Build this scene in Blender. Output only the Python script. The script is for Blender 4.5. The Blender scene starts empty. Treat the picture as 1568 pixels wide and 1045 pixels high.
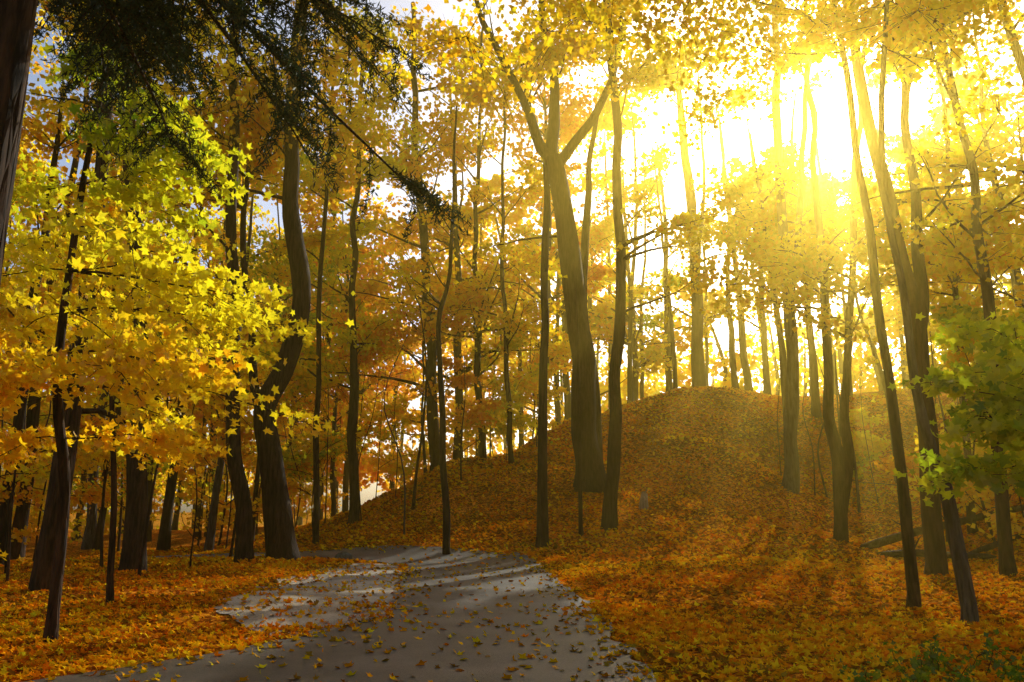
import bpy, math, time
import numpy as np
T0=time.time()
rng=np.random.default_rng(11)
scene=bpy.context.scene
AZ=math.radians(23.6); EL=math.radians(25.2)
SUN=np.array([math.sin(AZ)*math.cos(EL),math.cos(AZ)*math.cos(EL),math.sin(EL)])

# ---------------------------------------------------------------- noise / terrain
TAB=rng.random((6,256,256))
def vn(x,y,s=0):
    x=np.asarray(x,float);y=np.asarray(y,float)
    xi=np.floor(x).astype(int);yi=np.floor(y).astype(int)
    fx=x-xi;fy=y-yi;fx=fx*fx*(3-2*fx);fy=fy*fy*(3-2*fy)
    t=TAB[s];a=t[xi%256,yi%256];b=t[(xi+1)%256,yi%256];c=t[xi%256,(yi+1)%256];d=t[(xi+1)%256,(yi+1)%256]
    return (a*(1-fx)+b*fx)*(1-fy)+(c*(1-fx)+d*fx)*fy
CP=np.array([(-30,0,0),(-30,20,-.1),(-15,10,0),(-10,20,0),(0,0,0),(0,10,0),(0,20,0),(0,26,0),(10,0,0),(10,10,0),(20,0,.5),(6,20,.1),
(-8,26,0),(-20,30,-.3),(-30,40,-.5),(-10,30,0),(-16,12,0),(-5,10,0),(5,10,0),(-5,0,0),
(1,29,.3),(2.5,29.5,.7),(3.6,30,.95),(3.4,35,2.5),(-2.2,28.6,.1),(-7,36,1.0),(-8,32,.1),(-12,38,.3),
(-5.6,38,2.0),(-1.2,42,4.3),(3.6,46,6.2),(7.7,50,8.1),(11.85,54,9.9),(-3,35,1.8),(0,36,2.5),
(-7,50,1),(-1,55,3),(5,62,5),(15,68,8.5),(20,80,8),(0,90,2),(-20,60,0),
(12.5,42,4.3),(6.3,36,2.2),(8.1,32,1.1),(4.45,26,.15),(8.6,26,.2),(12.3,36,2.5),(11.6,29,.6),
(14.4,38,2.0),(15.5,41,2.2),(14,33,.5),(13.2,27,0),(20,36,3.8),(25,30,5.5),(18,26,2.2),(16,20,1.0),(22,20,3.2),(30,25,7),(30,45,9),(21,50,7.5),
(12,20,.15),(10,15,0),(14,12,.3),(20,12,1.7),(17,54,9),(14.5,46,6.2),(10,46,6.8),(11,40,4.2),
(-45,-10,0),(45,-10,3),(45,95,8),(-45,95,-1),(45,40,11),(-45,40,-.5),(0,-10,0),(0,95,2)],float)
def U(r2): return .5*r2*np.log(r2+1e-9)
n_=len(CP);K=U(((CP[:,None,:2]-CP[None,:,:2])**2).sum(-1))+np.eye(n_)*1.0
P_=np.c_[np.ones(n_),CP[:,:2]]
A_=np.block([[K,P_],[P_.T,np.zeros((3,3))]])
W_=np.linalg.solve(A_,np.r_[CP[:,2],0,0,0])
def gbase(x,y):
    x=np.clip(np.asarray(x,float),-45,45).ravel();y=np.clip(np.asarray(y,float),-10,95).ravel()
    out=np.empty(len(x))
    for i in range(0,len(x),40000):
        a=x[i:i+40000];b=y[i:i+40000]
        k=U((a[:,None]-CP[None,:,0])**2+(b[:,None]-CP[None,:,1])**2)
        out[i:i+40000]=k@W_[:n_]+W_[n_]+W_[n_+1]*a+W_[n_+2]*b
    return out
# path edges
PL=np.array([(-10,-8),(-7.5,2),(-6.3,6),(-4.6,8),(-3.2,9.8),(-2.1,12.3),(-2.1,15),(-2.5,18),(-2.9,22),(-3.4,25),(-4.8,26.9),(-8,27.7),(-14,28.6),(-24,29)],float)
PR=np.array([(2.2,-8),(1.7,2),(1.5,6),(1.4,8),(1.32,9.8),(1.35,12.3),(1.3,15),(1.1,18),(1.0,22),(.8,25),(.2,27.6),(-2.6,29.7),(-8,31),(-24,32)],float)
def spline(p,n):
    p=np.asarray(p,float);m=len(p)
    if m==2:
        t=np.linspace(0,1,n)[:,None];return p[0]*(1-t)+p[1]*t
    q=np.vstack([2*p[0]-p[1],p,2*p[-1]-p[-2]]);t=np.linspace(0,m-1-1e-6,n);i=t.astype(int);f=(t-i)[:,None]
    a,b,c,d=q[i],q[i+1],q[i+2],q[i+3]
    return .5*((2*b)+(c-a)*f+(2*a-5*b+4*c-d)*f**2+(3*b-a-3*c+d)*f**3)
def pathd(x,y):
    """signed distance-like value, positive inside the asphalt"""
    x=np.asarray(x,float);y=np.asarray(y,float)
    xl=np.interp(y,PL[:10,1],PL[:10,0]);xr=np.interp(y,PR[:10,1],PR[:10,0])
    main=np.minimum(x-xl,xr-x);main=np.where(y>27,-9,main)
    yl=np.interp(-x,-PL[9:,0],PL[9:,1]);yr=np.interp(-x,-PR[9:,0],PR[9:,1])
    arm=np.minimum(y-yl,yr-y);arm=np.where(x>0,-9,arm)
    return np.maximum(main,arm)
def ground(x,y):
    x=np.asarray(x,float);y=np.asarray(y,float);sh=np.broadcast(x,y).shape
    x=np.broadcast_to(x,sh).ravel();y=np.broadcast_to(y,sh).ravel()
    z=gbase(x,y)
    m=np.clip(-pathd(x,y)-.1,0,1.5)/1.5;hl=np.clip((y-28)/8,0,1)
    z=z+m*((vn(x*.9,y*.9,1)-.5)*(.10+.14*hl)+(vn(x*.3,y*.3,2)-.4)*(.16+.6*hl)+(vn(x*3,y*3,3)-.5)*.05+ .02)
    return z.reshape(sh)

# ---------------------------------------------------------------- mesh buffer
class Buf:
    def __init__(s): s.V=[];s.L=[];s.T=[];s.M=[];s.C=[];s.S=[];s.n=0
    def add(s,v,f,mat,col=None,smooth=False):
        v=np.asarray(v,np.float32).reshape(-1,3);f=np.asarray(f,np.int32);m,k=f.shape
        s.V.append(v);s.L.append((f+s.n).ravel());s.T.append(np.full(m,k,np.int32));s.M.append(np.full(m,mat,np.int32))
        c=np.ones((m,4),np.float32)
        if col is not None:c[:,:3]=col
        s.C.append(c);s.S.append(np.full(m,smooth));s.n+=len(v)
    def build(s,name,mats,parent=None):
        V=np.vstack(s.V);L=np.concatenate(s.L);T=np.concatenate(s.T);M=np.concatenate(s.M);C=np.vstack(s.C)
        me=bpy.data.meshes.new(name);me.vertices.add(len(V));me.vertices.foreach_set('co',V.ravel())
        me.loops.add(len(L));me.loops.foreach_set('vertex_index',L)
        me.polygons.add(len(T));st=np.concatenate([[0],np.cumsum(T)[:-1]]).astype(np.int32)
        me.polygons.foreach_set('loop_start',st);me.polygons.foreach_set('loop_total',T)
        me.polygons.foreach_set('material_index',M);me.update(calc_edges=True)
        me.polygons.foreach_set('use_smooth',np.concatenate(s.S))
        a=me.attributes.new('Col','FLOAT_COLOR','FACE');a.data.foreach_set('color',C.ravel())
        for m in mats:me.materials.append(m)
        ob=bpy.data.objects.new(name,me);scene.collection.objects.link(ob)
        return ob
def nrm(v): 
    v=np.asarray(v,float);return v/(np.linalg.norm(v,axis=-1,keepdims=True)+1e-9)
def tube(buf,pts,rad,sides=6,mat=0,rough=0.,cap=False):
    pts=np.asarray(pts,float);n=len(pts);rad=np.broadcast_to(rad,n)
    t=nrm(np.gradient(pts,axis=0));ref=np.array([1.,0,0]) if abs(t[:,2]).mean()>.6 else np.array([0,0,1.])
    u=nrm(np.cross(t,ref));w=np.cross(t,u)
    a=np.arange(sides)/sides*2*math.pi
    R=rad[:,None]*np.ones((1,sides))
    if rough>0:
        R=R*(1+rough*(vn(np.cos(a)[None]*1.7+pts[:,2:3]*.5+pts[0,0]*7,np.sin(a)[None]*1.7+pts[:,2:3]*.35+pts[0,1]*3,4)-.5)*2)
    v=pts[:,None]+R[...,None]*(np.cos(a)[None,:,None]*u[:,None]+np.sin(a)[None,:,None]*w[:,None])
    i=np.arange(n-1)[:,None]*sides;j=np.arange(sides)[None];k=(j+1)%sides
    f=np.stack([i+j,i+k,i+k+sides,i+j+sides],-1).reshape(-1,4)
    buf.add(v.reshape(-1,3),f,mat,None,True)

# leaf shapes ---------------------------------------------------------------
ml=np.array([(0,-.34),(.34,-.36),(.24,-.08),(.56,.16),(.2,.2),(0,.6),(-.2,.2),(-.56,.16),(-.24,-.08),(-.34,-.36)])
ML=np.vstack([[0,0.02,-.06],np.c_[ml,np.array([0,.05,-.02,.08,-.02,.1,-.02,.08,-.02,.05])]])
MF=np.array([(0,i+1,(i+1)%10+1) for i in range(10)])
DL=np.array([(0,-.4,-.04),(.5,0,.08),(.2,.15,0),(0,.58,.06),(-.2,.15,0),(-.5,0,.08)]);DF=np.array([(0,1,2),(0,2,3),(0,3,4),(0,4,5)])
KL=np.array([(0,-.5,0),(.42,-.02,.1),(0,.55,.02),(-.42,.02,.1)]);KF=np.array([(0,1,2,3)])
NL=np.array([(0,-.5,0),(.09,0,.0),(0,.5,0),(-.09,0,0)])
LB=nrm(SUN+np.array([0,0,.3]))
def leaves(buf,c,size,kind,col,flat=1.0,mat=1,hang=0.,bias=None):
    c=np.asarray(c,float);N=len(c)
    if N==0:return
    nn=nrm(rng.normal(0,1,(N,3))+(LB if bias is None else np.array(bias))*flat)
    r=rng.normal(0,1,(N,3))-np.array([0,0,hang])
    v=nrm(r-nn*(r*nn).sum(1,keepdims=True));u=np.cross(v,nn)
    s=size*rng.uniform(.6,1.3,N)[:,None,None]
    sh,F={'maple':(ML,MF),'mid':(DL,DF),'kite':(KL,KF),'needle':(NL,KF)}[kind]
    curl=rng.uniform(-1.5,2.5,N)[:,None]
    V=c[:,None]+s*(sh[None,:,0:1]*u[:,None]+sh[None,:,1:2]*v[:,None]+(sh[:,2][None]*curl)[...,None]*nn[:,None])
    k=len(sh);f=(np.arange(N)[:,None,None]*k+F[None]).reshape(-1,F.shape[1])
    buf.add(V.reshape(-1,3),f,mat,np.repeat(col,len(F),axis=0))
HS=[0,.25,.5,.72,1.]
HC=np.array([(.88,.22,.005),(1.,.50,.007),(1.,.80,.015),(.78,.72,.015),(.15,.32,.010)])
def hue(h,var=.07):
    h=np.clip(np.asarray(h,float)+rng.normal(0,var,len(h)),0,1)
    c=np.stack([np.interp(h,HS,HC[:,i]) for i in range(3)],-1)
    return c*rng.uniform(.82,1.0,len(h))[:,None]

# canopy gaps: sun shafts ------------------------------------------------------
ge=np.array([-SUN[0]/SUN[2]*1.6,-SUN[1]/SUN[2]*1.6])
def box(x,y,x0,x1,y0,y1,s=1.):
    return np.clip(np.minimum(np.minimum(x-x0,x1-x),np.minimum(y-y0,y1-y))/s,0,1)
def clearing(c):
    """gap in the canopy toward the low sun"""
    c=np.atleast_2d(c);t=c[:,2]/SUN[2];gx=c[:,0]-SUN[0]*t;gy=c[:,1]-SUN[1]*t
    da=(gx-ge[0])*math.sin(AZ)+(gy-ge[1])*math.cos(AZ);dc=(gx-ge[0])*math.cos(AZ)-(gy-ge[1])*math.sin(AZ)
    return np.sqrt(dc**2+(da*math.sin(EL))**2)/(.7+.042*np.maximum(c[:,1],0))
def keep(c,mode=1):
    cl=clearing(c)>1+rng.normal(0,.22,len(c));near=((c-np.array([0,0,1.6]))**2).sum(1)>9
    if mode==2:return cl&near
    zg=np.zeros(len(c))
    for _ in range(2):
        t=(c[:,2]-zg)/SUN[2];gx=c[:,0]-SUN[0]*t;gy=c[:,1]-SUN[1]*t
        zg=np.where(gy>24,np.clip(gbase(gx,gy),0,12),0)
    al=gx*math.sin(AZ)+gy*math.cos(AZ);ac=gx*math.cos(AZ)-gy*math.sin(AZ)
    n=.6*vn(ac*.55+50,al*.30+50,0)+.4*vn(ac*1.5,al*.75,5)
    thr=np.full(len(c),.47)
    def reg(b,v): 
        nonlocal thr
        thr=thr*(1-b)+v*b
    reg(box(gx,gy,-20,-3.8,-8,9.3),.25)
    reg(box(gx,gy,0,9,16,28),.27);reg(box(gx,gy,3,14,26,52),.35)
    reg(box(gx,gy,-14,-2.8,9.3,15),.16)
    reg(box(gx,gy,-14,3.5,13.5,28),.17)
    reg(box(gx,gy,-2.8,4.5,5.5,13.2),.95)
    thr=np.where((c[:,1]>38)&(c[:,0]<c[:,1]*.15),np.maximum(thr,.46),thr)
    thr=np.where((c[:,1]>54),np.maximum(thr,.30),thr)
    k=(n<thr+rng.normal(0,.02,len(c)))
    return k&cl&near

# ---------------------------------------------------------------- materials
def newmat(name):
    m=bpy.data.materials.new(name);m.use_nodes=True;nt=m.node_tree;nt.nodes.clear()
    return m,nt,nt.nodes.new,nt.links.new
def leafmat(name,tr=.6,rough=.45,gl=.02):
    m,nt,N,L=newmat(name);o=N('ShaderNodeOutputMaterial');a=N('ShaderNodeAttribute');a.attribute_name='Col'
    tc=N('ShaderNodeTexCoord');no=N('ShaderNodeTexNoise');no.inputs['Scale'].default_value=25;L(tc.outputs['Object'],no.inputs['Vector'])
    mr=N('ShaderNodeMapRange');mr.inputs[3].default_value=.85;mr.inputs[4].default_value=1.12;L(no.outputs[0],mr.inputs[0])
    mx=N('ShaderNodeVectorMath');mx.operation='SCALE';L(a.outputs['Color'],mx.inputs[0]);L(mr.outputs[0],mx.inputs['Scale'])
    d=N('ShaderNodeBsdfDiffuse');t=N('ShaderNodeBsdfTranslucent');L(mx.outputs[0],d.inputs[0]);L(mx.outputs[0],t.inputs[0])
    s=N('ShaderNodeMixShader');s.inputs[0].default_value=tr;L(d.outputs[0],s.inputs[1]);L(t.outputs[0],s.inputs[2])
    if gl>0:
        g=N('ShaderNodeBsdfGlossy');g.inputs['Roughness'].default_value=rough;g.inputs[0].default_value=(1,1,1,1)
        s2=N('ShaderNodeMixShader');s2.inputs[0].default_value=gl;L(s.outputs[0],s2.inputs[1]);L(g.outputs[0],s2.inputs[2]);s=s2
    L(s.outputs[0],o.inputs[0]);return m
def bark(name,c0,c1,sc=1.):
    m,nt,N,L=newmat(name);o=N('ShaderNodeOutputMaterial');b=N('ShaderNodeBsdfPrincipled');b.inputs['Roughness'].default_value=.9
    b.inputs['Specular IOR Level'].default_value=.12
    tc=N('ShaderNodeTexCoord');mp=N('ShaderNodeMapping');mp.inputs['Scale'].default_value=(14*sc,14*sc,1.8*sc);L(tc.outputs['Object'],mp.inputs[0])
    n=N('ShaderNodeTexNoise');n.inputs['Scale'].default_value=1;n.inputs['Detail'].default_value=6;n.inputs['Roughness'].default_value=.65;L(mp.outputs[0],n.inputs['Vector'])
    v=N('ShaderNodeTexVoronoi');v.inputs['Scale'].default_value=1.2;v.feature='DISTANCE_TO_EDGE';L(mp.outputs[0],v.inputs['Vector'])
    r=N('ShaderNodeValToRGB');r.color_ramp.elements[0].position=.38;r.color_ramp.elements[0].color=(*c0,1);r.color_ramp.elements[1].position=.66;r.color_ramp.elements[1].color=(*c1,1)
    L(n.outputs[0],r.inputs[0]);L(r.outputs[0],b.inputs['Base Color'])
    ad=N('ShaderNodeMath');ad.operation='MULTIPLY';L(n.outputs[0],ad.inputs[0]);L(v.outputs[0],ad.inputs[1])
    bp=N('ShaderNodeBump');bp.inputs['Strength'].default_value=1;bp.inputs['Distance'].default_value=.11;L(ad.outputs[0],bp.inputs['Height']);L(bp.outputs[0],b.inputs['Normal'])
    L(b.outputs[0],o.inputs[0]);return m
LEAF=leafmat('autumn_leaf',.80);LITTER=leafmat('fallen_leaf',.12,.6,0);NEEDLE=leafmat('needle',.2)
BARK=bark('bark_dark',(.010,.0045,.002),(.085,.040,.017));BARKG=bark('bark_grey',(.030,.018,.010),(.14,.10,.06))
def litter_ground():
    m,nt,N,L=newmat('leaf_litter');o=N('ShaderNodeOutputMaterial');b=N('ShaderNodeBsdfPrincipled');b.inputs['Roughness'].default_value=1;b.inputs['Specular IOR Level'].default_value=.0
    tc=N('ShaderNodeTexCoord');nw=N('ShaderNodeTexNoise');nw.inputs['Scale'].default_value=9;L(tc.outputs['Object'],nw.inputs['Vector'])
    vm=N('ShaderNodeVectorMath');vm.operation='MULTIPLY_ADD';vm.inputs[1].default_value=(.12,.12,.12);L(nw.outputs['Color'],vm.inputs[0]);L(tc.outputs['Object'],vm.inputs[2])
    cols=[]
    for sc in (10.,17.):
        v=N('ShaderNodeTexVoronoi');v.inputs['Scale'].default_value=sc;L(vm.outputs[0],v.inputs['Vector'])
        sp=N('ShaderNodeSeparateColor');L(v.outputs['Color'],sp.inputs[0])
        r=N('ShaderNodeValToRGB');e=r.color_ramp.elements;e[0].position=0;e[0].color=(.12,.03,.004,1);e[1].position=1;e[1].color=(.98,.44,.03,1)
        for p,c in((.3,(.38,.09,.008,1)),(.55,(.68,.18,.012,1)),(.8,(.90,.30,.016,1))):
            q=e.new(p);q.color=c
        L(sp.outputs[0],r.inputs[0]);cols.append((r,v,sp))
    mx=N('ShaderNodeMix');mx.data_type='RGBA';gt=N('ShaderNodeMath');gt.operation='GREATER_THAN';gt.inputs[1].default_value=.5
    L(cols[1][2].outputs[1],gt.inputs[0]);L(gt.outputs[0],mx.inputs[0]);L(cols[0][0].outputs[0],mx.inputs[6]);L(cols[1][0].outputs[0],mx.inputs[7])
    n2=N('ShaderNodeTexNoise');n2.inputs['Scale'].default_value=.45;n2.inputs['Detail'].default_value=5;L(tc.outputs['Object'],n2.inputs['Vector'])
    mr=N('ShaderNodeMapRange');mr.inputs[1].default_value=.35;mr.inputs[2].default_value=.65;mr.inputs[3].default_value=.45;mr.inputs[4].default_value=1.1;L(n2.outputs[0],mr.inputs[0])
    sc=N('ShaderNodeVectorMath');sc.operation='SCALE';L(mx.outputs[2],sc.inputs[0]);L(mr.outputs[0],sc.inputs['Scale'])
    L(sc.outputs[0],b.inputs['Base Color'])
    bp=N('ShaderNodeBump');bp.inputs['Strength'].default_value=.8;bp.inputs['Distance'].default_value=.04;L(cols[0][1].outputs['Distance'],bp.inputs['Height']);L(bp.outputs[0],b.inputs['Normal'])
    L(b.outputs[0],o.inputs[0]);return m
def asphalt(name,c0,c1,rough,sc,spec=.3):
    m,nt,N,L=newmat(name);o=N('ShaderNodeOutputMaterial');b=N('ShaderNodeBsdfPrincipled');b.inputs['Roughness'].default_value=rough;b.inputs['Specular IOR Level'].default_value=spec
    tc=N('ShaderNodeTexCoord');n=N('ShaderNodeTexNoise');n.inputs['Scale'].default_value=sc;n.inputs['Detail'].default_value=8;n.inputs['Roughness'].default_value=.75;L(tc.outputs['Object'],n.inputs['Vector'])
    n2=N('ShaderNodeTexNoise');n2.inputs['Scale'].default_value=1.1;n2.inputs['Detail'].default_value=5;L(tc.outputs['Object'],n2.inputs['Vector'])
    av=N('ShaderNodeMath');av.operation='MULTIPLY_ADD';av.inputs[1].default_value=.6;L(n.outputs[0],av.inputs[0]);
    h=N('ShaderNodeMath');h.operation='MULTIPLY';h.inputs[1].default_value=.4;L(n2.outputs[0],h.inputs[0]);L(h.outputs[0],av.inputs[2])
    r=N('ShaderNodeValToRGB');r.color_ramp.elements[0].position=.40;r.color_ramp.elements[0].color=(*c0,1);r.color_ramp.elements[1].position=.60;r.color_ramp.elements[1].color=(*c1,1)
    L(av.outputs[0],r.inputs[0]);L(r.outputs[0],b.inputs['Base Color'])
    v=N('ShaderNodeTexVoronoi');v.inputs['Scale'].default_value=sc*1.5;L(tc.outputs['Object'],v.inputs['Vector'])
    bp=N('ShaderNodeBump');bp.inputs['Strength'].default_value=.35;bp.inputs['Distance'].default_value=.01;L(v.outputs['Distance'],bp.inputs['Height']);L(bp.outputs[0],b.inputs['Normal'])
    L(b.outputs[0],o.inputs[0]);return m
LG=litter_ground();ASP=asphalt('asphalt',(.028,.021,.017),(.135,.11,.085),.46,50,.5);GRV=asphalt('gravel',(.18,.13,.085),(.62,.50,.36),.8,40,.2)

# ---------------------------------------------------------------- ground, path
def axis(a,b,s,lo,hi):
    c=list(np.arange(a,b+1e-6,s));st=s;x=b
    while x<hi: st*=1.25;x+=st;c.append(x)
    st=s;x=a
    while x>lo: st*=1.25;x-=st;c.insert(0,x)
    return np.array(c)
gx=axis(-16,20,.22,-700,700);gy=axis(4,56,.25,-60,900)
X,Y=np.meshgrid(gx,gy);Z=ground(X,Y)
b=Buf();nx=len(gx);i=np.arange(len(gy)-1)[:,None]*nx+np.arange(nx-1)[None]
b.add(np.stack([X,Y,Z],-1).reshape(-1,3),np.stack([i,i+1,i+nx+1,i+nx],-1).reshape(-1,4),0,None,True)
b.build('forest_ground',[LG])
def sheet(name,L_,R_,off,mat,cols=18,n=260,jag=.12):
    A=spline(L_,n);B=spline(R_,n)
    A=A+ (vn(A[:,0]*2,A[:,1]*2,1)[:,None]-.5)*jag*2*np.array([1,.3]);B=B+(vn(B[:,0]*2.3+9,B[:,1]*2.3,2)[:,None]-.5)*jag*2*np.array([1,.3])
    t=np.linspace(0,1,cols)[None,:,None];Pp=A[:,None]*(1-t)+B[:,None]*t
    z=ground(Pp[...,0],Pp[...,1])+off
    b=Buf();i=np.arange(n-1)[:,None]*cols+np.arange(cols-1)[None]
    b.add(np.dstack([Pp,z]).reshape(-1,3),np.stack([i,i+1,i+cols+1,i+cols],-1).reshape(-1,4),0,None,True);b.build(name,[mat])
sheet('asphalt_path',PL,PR,.034,ASP)
sheet('gravel_shoulder',[(-3.2,10.6),(-4.6,13),(-5.2,17),(-5.3,21),(-4.9,24.5),(-3.6,26.6)],[(-2.6,10.8),(-1.9,13),(-2.1,17),(-2.6,21),(-3.1,24.5),(-3.4,26.5)],.022,GRV,14,140,.3)

# fallen leaves
def scatter(n,x0,x1,y0,y1,size,kind,buf,dens=None,hm=.24,hv=.15,lift=.03):
    x=rng.uniform(x0,x1,n);y=rng.uniform(y0,y1,n);pd=pathd(x,y)
    p=np.where(pd>0,.05+.5*np.exp(-np.maximum(pd,0)/.25),1.)
    gravel=(pd<=0)&(x<-1.9)&(x>-5.0+.4*vn(x,y*2,3))&(y>11.5)&(y<26.5);p=np.where(gravel,.16,p)
    p*=np.clip(.45+1.1*vn(x*.8,y*.8,4),0,1)
    k=rng.random(n)<p;x=x[k];y=y[k];pd=pd[k]
    z=ground(x,y)+np.where(pd>-.1,.045,lift*rng.uniform(.3,1.6,len(x)))
    z=np.where((x<-1.9)&(x>-5.4)&(y>11)&(y<27),np.maximum(z,ground(x,y)+.04),z)
    h=hm+hv*rng.normal(0,1,len(x))+(vn(x*.35,y*.35,1)-.5)*.22
    col=hue(np.clip(h,0,.5),.02)*np.array([1,.92,.9])
    br=rng.random(len(x))<.08+.6*np.clip(vn(x*.6+30,y*.45,2)-.35,0,1);col[br]=col[br]*.25+np.array([.08,.03,.01])
    leaves(buf,np.c_[x,y,z],size,kind,col,flat=2.1,mat=0,bias=(.18,.45,1))
b=Buf()
scatter(30000,-9,8,6.5,14,.10,'maple',b);scatter(36000,-14,14,13.5,24,.11,'mid',b)
scatter(40000,-17,19,23,40,.15,'kite',b,lift=.05);scatter(26000,-12,24,38,58,.2,'kite',b,lift=.06)
b.build('fallen_leaves',[LITTER])
print('ground',time.time()-T0)

# ---------------------------------------------------------------- trees
def walk(p,d,length,n,wander,up):
    pts=[np.array(p,float)];d=nrm(d)
    for _ in range(n):
        d=nrm(d+rng.normal(0,wander,3)+np.array([0,0,up]));pts.append(pts[-1]+d*length/n)
    return np.array(pts)
def crown(buf,stems,z0,nb,L,m,size,kind='kite',h=.4,hv=.08,cull=1,sub=6,spread=.4,el=(.1,.8),azb=None,azw=3.2,r=.05,tubes=2,hz=0.,zmax=99,val=1.,flat=1.9,droop=0.,slen=(.2,.45),zend=-9):
    cs=[]
    for _ in range(nb):
        S,R=stems[rng.integers(len(stems))];zz=S[:,2]
        ok=np.where((zz>z0)&(zz<zmax))[0]
        if len(ok)==0:continue
        q=ok[rng.integers(len(ok))];fr=(zz[q]-z0)/max(zz.max()-z0,.1)
        az=rng.uniform(-math.pi,math.pi) if azb is None else azb+rng.normal(0,azw)
        e=rng.uniform(*el)+fr*.3;l=L*rng.uniform(.6,1.15)*(1-.45*fr)
        bp=walk(S[q],[math.cos(az)*math.cos(e),math.sin(az)*math.cos(e),math.sin(e)],l,6,.13 if L<8 else .07,-.03-droop)
        if clearing(bp[1:]).min()<1.1 or bp[:,2].min()<zend:continue
        if cull==1 and keep(bp[1:],1).sum()<3:continue
        rr=min(r*l/3,R[q]*.6)
        if tubes:
            bq=spline(bp,14) if L>8 else bp
            tube(buf,bq,np.linspace(rr,.006,len(bq)),5 if L>8 else 4)
        for s in range(sub):
            i=rng.integers(1,7);d0=bp[i]-bp[i-1];sd=np.cross(nrm(d0),[0,0,1])*rng.choice([-1,1])
            sp=walk(bp[i],nrm(d0)*.7+sd*rng.uniform(.4,1.2)+[0,0,rng.normal(0,.15)],l*rng.uniform(*slen),3,.15,-.03-droop)
            if tubes>1:tube(buf,sp,np.linspace(min(max(rr*.3,.005),.016 if L<8 else .008),.004,4),3)
            cs.append(sp[1:])
        cs.append(bp[-2:])
    if not cs:return
    c=np.repeat(np.vstack(cs),m,axis=0);c=c+rng.normal(0,1,c.shape)*np.array([spread,spread,spread*.38])
    if cull:c=c[keep(c,cull)]
    else:c=c[((c-np.array([0,0,1.6]))**2).sum(1)>9]
    if len(c)==0:return
    hh=h+hz*(c[:,2]-z0)+(vn(c[:,0]*.7+c[:,2],c[:,1]*.7+c[:,2]*.6,3)-.5)*.22
    leaves(buf,c,size,kind,hue(hh,hv)*val,flat=flat)
def stem(buf,pts,r0,r1,flare=1.,sides=12,n=None):
    pts=np.array(pts,float);L=np.linalg.norm(np.diff(pts,axis=0),axis=1).sum();n=n or int(max(10,L*2.2))
    S=spline(pts,n);S[1:,0]+=(vn(S[1:,2]*.6,np.full(n-1,pts[0,0]*5),2)-.5)*.25*min(1,r0*5);S[1:,1]+=(vn(S[1:,2]*.6,np.full(n-1,pts[0,1]*5),1)-.5)*.16
    t=np.linspace(0,1,n);R=r0*(1-t)**.8+r1*(1-(1-t)**.8)
    hgt=S[:,2]-S[0,2];R=R*(1+flare*.40*np.exp(-hgt/(r0*1.8)))
    tube(buf,S,R,sides,0,.14);return S,R
def gz(x,y):return float(ground(np.array([x]),np.array([y]))[0])
def tree(name,x,y,prof,r0,r1,forks=(),bk=BARK,cr=None,ly=0.):
    """prof: [(X,z)...] trunk profile above the base; ly: lean in Y per metre"""
    b=Buf();g=gz(x,y)
    pts=[(x,y,g-.25)]+[(a,y+ly*(z-g),z) for a,z in prof]
    st=[stem(b,pts,r0*.88,r1)]
    for fp,a,c in forks: st.append(stem(b,fp,a*.9,c,flare=0,sides=9))
    for c in (cr or []): crown(b,st,**c)
    return b.build(name,[bk,LEAF])
def C(z0,nb,L,m,size,h,**k): return dict(z0=z0,nb=int(nb*1.8),L=L,m=m,size=size*1.25,h=h,**k)

# left group
tree('maple_tree',-9.03,16,[(-8.9,3.3),(-8.83,5.3),(-8.8,6.7),(-8.9,10),(-9.2,15)],.24,.1,cr=[C(3.5,20,3.4,9,.13,.46,hz=.02)])
tree('maple_tree',-9.7,21,[(-9.96,5.6),(-10.9,12.2),(-11.4,19)],.31,.1,cr=[C(6,22,4,9,.16,.48)])
tree('maple_tree',-8.0,24.8,[(-8.6,4.2),(-9.0,9),(-9.6,16.5),(-9.8,21)],.29,.1,cr=[C(6,24,4,9,.16,.40)])
tree('maple_tree',-7.1,26,[(-7.6,2.2),(-8.0,4.56),(-7.56,6.3),(-7.15,8.8),(-7.7,12.3),(-7.74,17.3),(-7.6,22)],.48,.2,
     forks=[([(-8.0,26,4.4),(-8.6,26.2,6),(-8.9,26.4,8),(-9.6,27,12),(-9.8,27.4,16)],.2,.06)],cr=[C(9,32,4.5,9,.17,.40)])
tree('maple_tree',-7.9,33,[(-8.1,6),(-8.25,11.3),(-8.2,17),(-8,25)],.16,.05,cr=[C(6,26,3.8,9,.18,.42)])
tree('maple_tree',-7.0,36,[(-7.2,7),(-7.5,14),(-7.3,26)],.26,.08,cr=[C(5,30,4.2,9,.18,.58)])
tree('maple_tree',-3.9,42,[(-4.4,10),(-4.9,16.9),(-5.5,22.8),(-5.8,31)],.36,.12,cr=[C(7,40,5.5,10,.19,.36)])
tree('maple_tree',-2.24,28.5,[(-2.5,4),(-2.7,8.2),(-2.3,10.7),(-2.2,17)],.15,.04,cr=[C(5,20,3,8,.15,.36)])
tree('maple_tree',-1.6,42,[(-1.8,10),(-1.96,17),(-1.7,31)],.22,.06,cr=[C(7,38,5,9,.19,.38)])
tree('maple_tree',0,40,[(-.3,9),(-.5,17),(-.3,25)],.16,.05,cr=[C(8,26,4,9,.18,.42)])
tree('maple_tree',1.06,29,[(1.1,6),(1.28,12.2),(1.3,15)],.22,.09,cr=[C(8,16,3,9,.15,.42)])
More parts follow.
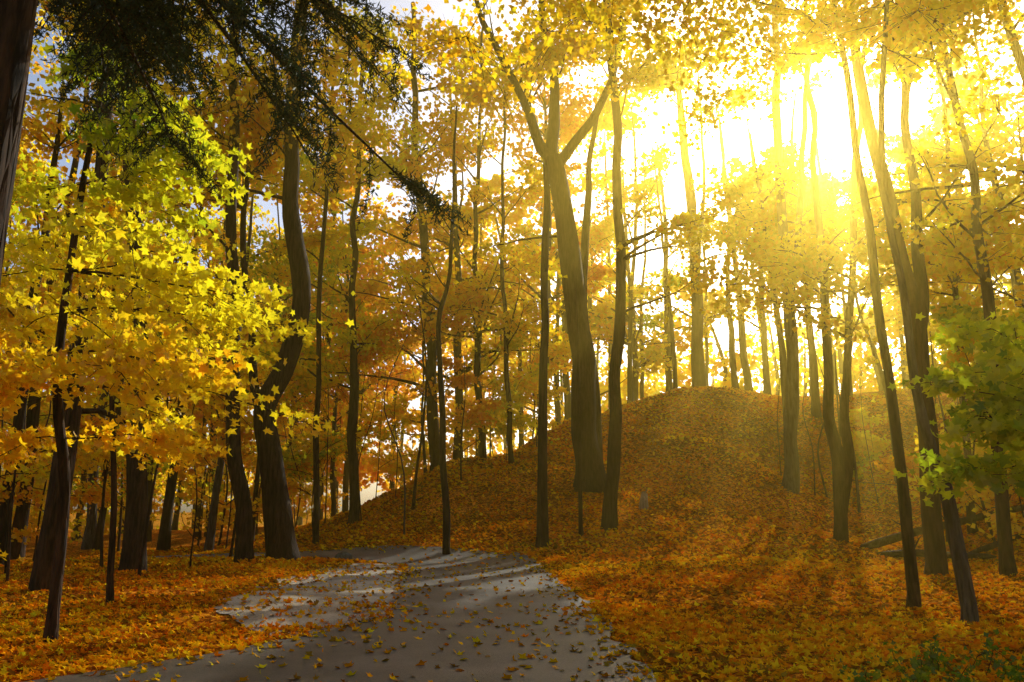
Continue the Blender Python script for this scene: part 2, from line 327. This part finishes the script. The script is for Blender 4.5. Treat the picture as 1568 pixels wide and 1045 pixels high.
# the big forked tree in the middle
tree('oak_tree',3.4,35,[(3.2,6),(2.97,9.7),(2.45,14.4),(2.0,17.9)],.62,.42,
     forks=[([(2.0,35,17.5),(1.2,35,19),(.5,34.8,20.6),(-1.1,34.6,24),(-2,34.4,27)],.32,.08),
            ([(2.0,35,17.5),(1.95,35.2,20),(1.9,35.3,22.7),(1.5,35.4,26.3),(1.4,35.4,30)],.36,.09),
            ([(2.1,35,17.4),(3.0,34.9,18.6),(4.1,34.8,20.4),(5.1,34.6,23.4),(5.6,34.5,27)],.30,.08)],cr=[C(13,58,5,10,.18,.44,el=(0,.7))])
tree('maple_tree',3.85,36.3,[(3.7,7),(3.3,11.5),(3.6,16),(4.2,21)],.34,.1,cr=[C(11,16,3.5,8,.17,.42)])
tree('maple_tree',3.6,30,[(3.9,6),(4.26,11.2),(4.3,17.6),(4.1,20.6),(3.7,24)],.29,.1,cr=[C(9,34,4.2,10,.16,.46)])
tree('sapling',2.5,29.5,[(2.5,7.4),(2.4,11)],.09,.02,cr=[C(4,10,1.8,8,.14,.45)])
tree('maple_tree',12.9,54,[(12.9,21),(12.5,29.4),(12.3,33)],.5,.15,cr=[C(13,44,6,11,.22,.5)])
tree('maple_tree',12.3,36,[(12.7,6),(12.9,10),(12.9,16.4),(13.2,24.8),(13.3,29)],.38,.12,
     forks=[([(12.95,36,10),(13.4,36,13),(14.3,36,19.8),(15,36,25.2)],.22,.07)],bk=BARKG,cr=[C(9,40,4.5,10,.18,.5)])
tree('maple_tree',11.6,29,[(11.65,3),(11.7,5.9),(11.7,10.9),(11.9,17.7),(12,23)],.27,.07,
     forks=[([(11.65,29,1.2),(12.1,29,3.6),(12.4,29,6.8),(13.05,29,12.2),(14.1,29,19.1),(14.6,29,23)],.22,.06)],cr=[C(7,34,4,10,.16,.48)])
tree('maple_tree',6.76,14.1,[(6.8,3.1),(6.7,6.1),(6.6,9.4),(6.3,13)],.115,.04,cr=[C(8.4,22,5.0,12,.10,.44,kind='mid',azb=2.9,azw=.7,el=(0,.3),spread=.34,cull=2,r=.016,zend=8.2)])
tree('maple_tree',10.2,20,[(10.35,3.7),(10.5,6.2),(10.3,8),(9.8,11.7),(9.5,15.7),(9.2,20)],.27,.09,
     forks=[([(10.5,20,6.2),(10.75,20,8),(10.8,20,9.8),(10.8,20,12.7),(10.7,20,15.7),(10.5,20,19)],.19,.06),([(10.8,20,12.6),(11.3,20,14.4),(11.9,20,17)],.1,.04)],cr=[C(8,32,4,10,.14,.46)])
tree('maple_tree',6.6,12.1,[(6.5,1.9),(6.37,2.5),(6.2,3.9),(6.1,7),(6.4,11)],.12,.03,bk=BARKG,cr=[C(8,10,3.4,10,.095,.42,kind='mid',azb=1.2,azw=1,el=(0,.4),spread=.3,cull=2,r=.016,zend=8)])
tree('maple_tree',11.4,19,[(11.7,5.7),(11.75,8),(11.6,11.2),(11.3,15),(11.1,19)],.17,.06,cr=[C(7,22,3.6,10,.14,.46)])
tree('maple_tree',15.8,28,[(16,7.2),(16.4,13.6),(16.6,20)],.16,.05,cr=[C(5,22,4,9,.16,.42)])
tree('oak_tree',16.5,21,[(16.3,5),(15.8,10),(14.9,14.5),(14,19)],.26,.08,cr=[C(5,26,4.5,9,.15,.42)])
# maple beside the camera whose limbs reach over the path
b=Buf();st=[stem(b,[(4.4,.6,-.2),(4.3,.7,4),(4.1,1.0,8),(3.7,1.6,11),(3.3,2.2,14)],.2,.08)]
crown(b,st,z0=8.6,nb=44,L=12.5,m=9,size=.12,kind='mid',h=.44,hv=.07,cull=2,sub=24,spread=.34,el=(-.04,.08),azb=1.62,azw=.36,r=.005,flat=1.6,zmax=12,slen=(.08,.17),zend=8.3,droop=.005)
b.build('maple_tree',[BARK,LEAF])
# big green/gold foreground maple, left
b=Buf();st=[stem(b,[(-5.54,10.1,-.1),(-5.62,10.1,1.9),(-5.75,10.0,3.1),(-5.7,9.8,5.2),(-5.4,9.6,7.6)],.075,.03,sides=8)]
for z,az,L_,hh in [(2.2,.1,1.7,.45),(2.3,2.8,1.6,.45),(2.9,-.3,2.4,.46),(3.1,.4,2.8,.46),(3.3,-.1,3.0,.46),(3.6,2.6,2,.48),(3.7,.7,2.6,.5),(3.9,-.6,2.6,.5),(4.0,.1,3.0,.52),(4.2,2.9,2,.52),
        (4.4,-.3,2.8,.54),(4.6,.5,2.6,.54),(4.8,-.1,2.7,.56),(5.0,2.5,2,.58),(5.1,-.5,2.5,.6),(5.4,.2,2.6,.64),(5.7,-.2,2.4,.7),(5.9,.4,2.2,.74),(6.2,-.4,2.0,.8),(6.5,0,2.0,.84),(6.9,.3,1.8,.88),(7.3,2.4,1.5,.88),(4.4,3.0,1.8,.54),(5.8,2.9,1.6,.72)]:
    crown(b,st,z0=z-.2,zmax=z+.35,nb=1,L=L_,m=7,size=.135,kind='maple',h=hh-.03,hv=.05,cull=0,sub=10,spread=.17,el=(-.05,.15),azb=az,azw=.1,r=.02,flat=1.8,droop=.03)
b.build('maple_tree',[BARK,LEAF])
b=Buf();st=[stem(b,[(-6.58,13.7,-.1),(-6.8,13.7,2.5),(-7.0,13.6,4.8),(-7,13.4,6.5)],.06,.02,sides=8)]
crown(b,st,z0=3.0,nb=12,L=2.2,m=8,size=.13,kind='maple',h=.44,cull=0,sub=6,spread=.22,el=(0,.3),r=.02);b.build('sapling',[BARK,LEAF])
b=Buf();st=[stem(b,[(-7.6,9.6,-.1),(-7.2,9.6,1.2),(-6.6,9.5,2.6),(-6.2,9.4,3.4)],.05,.02,sides=8)]
crown(b,st,z0=1.3,nb=14,L=1.4,m=8,size=.13,kind='maple',h=.42,cull=0,sub=6,spread=.18,el=(0,.3),r=.02);b.build('sapling',[BARK,LEAF])
# green maple at right edge
b=Buf();st=[stem(b,[(6.3,8.6,-.1),(6.2,8.6,1.2),(6.1,8.6,2.2),(6.0,8.6,3.1)],.05,.02,sides=8)]
crown(b,st,z0=1.9,nb=14,L=1.7,m=5,size=.13,kind='maple',h=.87,hv=.06,cull=0,sub=8,spread=.17,el=(-.12,.1),azb=3.0,azw=.6,r=.02,flat=1.4);b.build('sapling',[BARK,LEAF])
# low shrub bottom right
b=Buf();cs=[]
for _ in range(46):
    x=rng.uniform(3.0,5.6);y=rng.uniform(7.2,8.6);g=gz(x,y)
    p=walk((x,y,g-.02),[rng.normal(0,.6),rng.normal(0,.6),1],rng.uniform(.15,.36),4,.2,-.05);tube(b,p,np.linspace(.006,.003,5),3);cs.append(p[1:])
c=np.repeat(np.vstack(cs),6,axis=0);c+=rng.normal(0,.05,c.shape);leaves(b,c,.06,'mid',hue(np.full(len(c),.97),.04)*.6,flat=1.2);b.build('shrub',[BARK,LEAF])
# hemlock, near left
b=Buf();S=stem(b,[(-3.3,4.5,-.2),(-3.24,4.5,3),(-3.16,4.5,6),(-3.1,4.5,14)],.26,.16,sides=16)
cs=[]
for _ in range(28):
    z=rng.uniform(5.8,7.7);az=rng.uniform(.95,2.1);e=rng.uniform(.02,.25)
    bp=walk((-3.2,4.5,z),[math.cos(az)*math.cos(e),math.sin(az)*math.cos(e),math.sin(e)],rng.uniform(2.4,4.6),7,.07,-.04);tube(b,bp,np.linspace(.03,.008,8),5)
    for s in range(28):
        i=rng.integers(2,8);d0=nrm(bp[i]-bp[i-1]);sd=np.cross(d0,[0,0,1])*rng.choice([-1,1])
        sp=walk(bp[i]-d0*rng.uniform(0,.5),d0*.7+sd+[0,0,-.25],rng.uniform(.35,.9),4,.1,-.16);tube(b,sp,np.linspace(.006,.003,5),3);cs.append(spline(sp,14))
c=np.repeat(np.vstack(cs),8,axis=0);c+=rng.normal(0,.03,c.shape)
k=(((c-np.array([0,0,1.6]))**2).sum(1)>9);c=c[k]
leaves(b,c,.08,'needle',np.array([.02,.04,.012])*rng.uniform(.6,1.4,(len(c),1)),flat=.6,hang=.8);b.build('hemlock_tree',[BARK,NEEDLE])
print('main trees',time.time()-T0)

# ---------------------------------------------------------------- surrounding forest
occ=[(-9,16),(-9.7,21),(-8,24.8),(-7.1,26),(3.4,35),(3.6,30),(12.3,36),(11.6,29),(12.9,54)]
def region_h(x,y):
    return .36+.13*np.clip((x-2)/12,0,1)+(.06 if x<-14 else 0)
def lane(x,y):
    """open lane through which the sun reaches the path"""
    ac=(x+4.5)*math.cos(AZ)-(y-18)*math.sin(AZ)
    return abs(ac)<4.6 and 24<y<58
def forest(name,n,x0,x1,y0,y1,hmin,hmax,L,nb,m,size,z0f,r,tubes,sub=5,spread=.5,ok=lambda x,y:True,join=None):
    k=0
    while k<n:
        x=rng.uniform(x0,x1);y=rng.uniform(y0,y1)
        if pathd(np.array([x]),np.array([y]))[0]>-1.2 or not ok(x,y) or lane(x,y) or min((x-a)**2+(y-c)**2 for a,c in occ)<3:continue
        occ.append((x,y));k+=1;g=gz(x,y);h=rng.uniform(hmin,hmax);b=join or Buf()
        lx,ly=rng.normal(0,.03*h,2);rr=r*h/20*rng.uniform(.5,1.5)
        S=[stem(b,[(x,y,g-.25),(x+lx*.2+rng.normal(0,.15),y+ly*.2,g+h*.33),(x+lx*.6+rng.normal(0,.3),y+ly*.6,g+h*.66),(x+lx,y+ly,g+h)],rr,rr*.2,sides=8,n=14)]
        hh=region_h(x,y)+rng.normal(0,.09)+(.3 if rng.random()<.14 else 0)
        crown(b,S,z0=g+h*z0f,nb=nb,L=L*h/20,m=m,size=size,h=hh,sub=sub,spread=spread,tubes=tubes,r=.05)
        if join is None:b.build(name,[BARK if rng.random()<.8 else BARKG,LEAF])
far=Buf()
forest('maple_tree',38,-34,34,42,66,18,28,5.5,48,9,.32,.22,.2,1,ok=lambda x,y:not(2<x<14 and y<50),join=far)
forest('maple_tree',8,4,24,58,65,19,25,6,50,9,.32,.15,.2,1,join=far)
forest('maple_tree',24,-30,-11,16,40,14,22,4.5,32,9,.2,.3,.24,1)
forest('maple_tree',12,17,34,20,42,13,20,4.5,30,10,.23,.22,.2,1)
forest('sapling',34,-14,10,29,48,4,10,8,20,9,.2,.15,.12,2,spread=.35,ok=lambda x,y:not(2<x<14))
forest('sapling',30,13.5,26,20,46,3,9,8,18,9,.2,.05,.12,2,spread=.35)
forest('sapling',22,-26,-8,17,34,5,9,6,16,8,.17,.2,.12,2,spread=.3)
forest('sapling',60,-60,-12,36,66,4,9,8,14,8,.28,.05,.14,1,spread=.5,join=far)
for _ in range(130):
    x=rng.uniform(-90,95);y=rng.uniform(66,110);g=gz(x,y);tall=x<.17*y;h=rng.uniform(18,36) if tall else rng.uniform(9,16)
    S=[stem(far,[(x,y,g-.3),(x+rng.normal(0,.4),y,g+h*.5),(x+rng.normal(0,1),y,g+h)],.28,.06,sides=6,n=8)]
    crown(far,S,z0=g+h*.05,nb=46 if tall else 28,L=7,m=6,size=.55,h=region_h(x*.3,y)+rng.normal(0,.1),sub=4,spread=1.,tubes=0)
far.build('distant_forest',[BARK,LEAF])
print('forest',time.time()-T0)

# ---------------------------------------------------------------- logs, stump, rock
def log(name,p0,p1,r0,r1,bends=2):
    b=Buf();P0=np.array([*p0,gz(*p0)+r0*.7]);P1=np.array([p1[0],p1[1],gz(*p1)+r1*.7+.1]);n=14
    t=np.linspace(0,1,n)[:,None];p=P0*(1-t)+P1*t;p[:,2]+=(vn(t[:,0]*3,t[:,0]*0+p0[0],1)-.5)*.2;p[:,1]+=(vn(t[:,0]*3,t[:,0]*0+p0[1],2)-.5)*.3
    r=np.linspace(r0,r1,n);r[0]*=.6;r[-1]*=.3;tube(b,p,r,9,0,.15)
    for _ in range(bends):
        i=rng.integers(3,n-2);w=walk(p[i],[rng.normal(),rng.normal(),.7],rng.uniform(.5,1.2),4,.2,0);tube(b,w,np.linspace(r1*.5,.01,5),5)
    b.build(name,[BARK])
log('fallen_log',(11.9,28),(17.2,26.3),.16,.09);log('fallen_log',(12.1,27.2),(13.6,23.2),.13,.08,1)
log('fallen_log',(13.5,24.5),(18.5,23.5),.09,.05,1);log('fallen_branch',(-4.4,36),(-1.2,37.5),.06,.03,1)
b=Buf();g=gz(5.35,33)
S,R=stem(b,[(5.35,33,g-.15),(5.37,33,g+.25),(5.4,33.05,g+.55)],.17,.12,n=7)
n=9;top=S[-1]+np.array([0,0,0]);a=np.arange(n)/n*2*math.pi
ring=np.c_[np.cos(a)*.12,np.sin(a)*.12,rng.uniform(-.02,.22,n)]+top
b.add(np.vstack([top+[0,0,-.02],ring]),[(0,i+1,(i+1)%n+1) for i in range(n)],0);b.build('tree_stump',[bark('broken_wood',(.22,.14,.07),(.55,.38,.2))])
def rock(name,x,y,s,mat):
    import bmesh
    me=bpy.data.meshes.new(name);bm=bmesh.new();bmesh.ops.create_icosphere(bm,subdivisions=4,radius=1)
    for v in bm.verts:
        c=v.co;d=1+.5*(float(vn(c.x*1.7+x*5,c.y*1.7+c.z*1.3,1))-.5)+.2*(float(vn(c.x*5,c.y*5+c.z*4,2))-.5);v.co=(c.x*d*s[0],c.y*d*s[1],c.z*d*s[2])
    bm.to_mesh(me);bm.free();me.materials.append(mat);me.polygons.foreach_set('use_smooth',[True]*len(me.polygons))
    o=bpy.data.objects.new(name,me);o.location=(x,y,gz(x,y)+s[2]*.3);scene.collection.objects.link(o)
ROCK=bark('rock_mat',(.06,.055,.035),(.2,.18,.12),.6)
rock('rock',-5.45,26.6,(.3,.22,.24),ROCK)

# ---------------------------------------------------------------- haze volume
m,nt,N,L=newmat('haze_volume');o=N('ShaderNodeOutputMaterial');v=N('ShaderNodeVolumeScatter');v.inputs['Color'].default_value=(1,.68,.11,1);v.inputs['Density'].default_value=.0034;v.inputs['Anisotropy'].default_value=.84
L(v.outputs[0],o.inputs['Volume'])
bpy.ops.mesh.primitive_cube_add(size=1,location=(5,50,14));o=bpy.context.object;o.scale=(180,130,38);o.name='sunlit_haze';o.data.materials.append(m)

# ---------------------------------------------------------------- light, sky, camera
from mathutils import Vector
sl=bpy.data.lights.new('sun','SUN');sl.energy=5;sl.angle=math.radians(.5);sl.color=(1,.93,.70)
so=bpy.data.objects.new('sun',sl);so.rotation_euler=Vector(SUN).to_track_quat('Z','Y').to_euler();so.location=(20,45,30);scene.collection.objects.link(so)
w=bpy.data.worlds.new('World');scene.world=w;w.use_nodes=True;nt=w.node_tree;bg=nt.nodes['Background'];sk=nt.nodes.new('ShaderNodeTexSky')
sk.sky_type='NISHITA';sk.sun_disc=False;sk.sun_elevation=EL;sk.sun_rotation=AZ;sk.dust_density=3;sk.air_density=1
nt.links.new(sk.outputs[0],bg.inputs[0]);bg.inputs[1].default_value=.15
cam=bpy.data.cameras.new('camera');cam.lens=28;cam.clip_end=2500;co=bpy.data.objects.new('camera',cam);co.location=(0,0,1.6);co.rotation_euler=(math.radians(102),0,0);scene.collection.objects.link(co);scene.camera=co
scene.view_settings.view_transform='Standard';scene.view_settings.look='None';scene.view_settings.exposure=0
print('done',time.time()-T0,sum(len(o.data.polygons) for o in scene.objects if o.type=='MESH'))
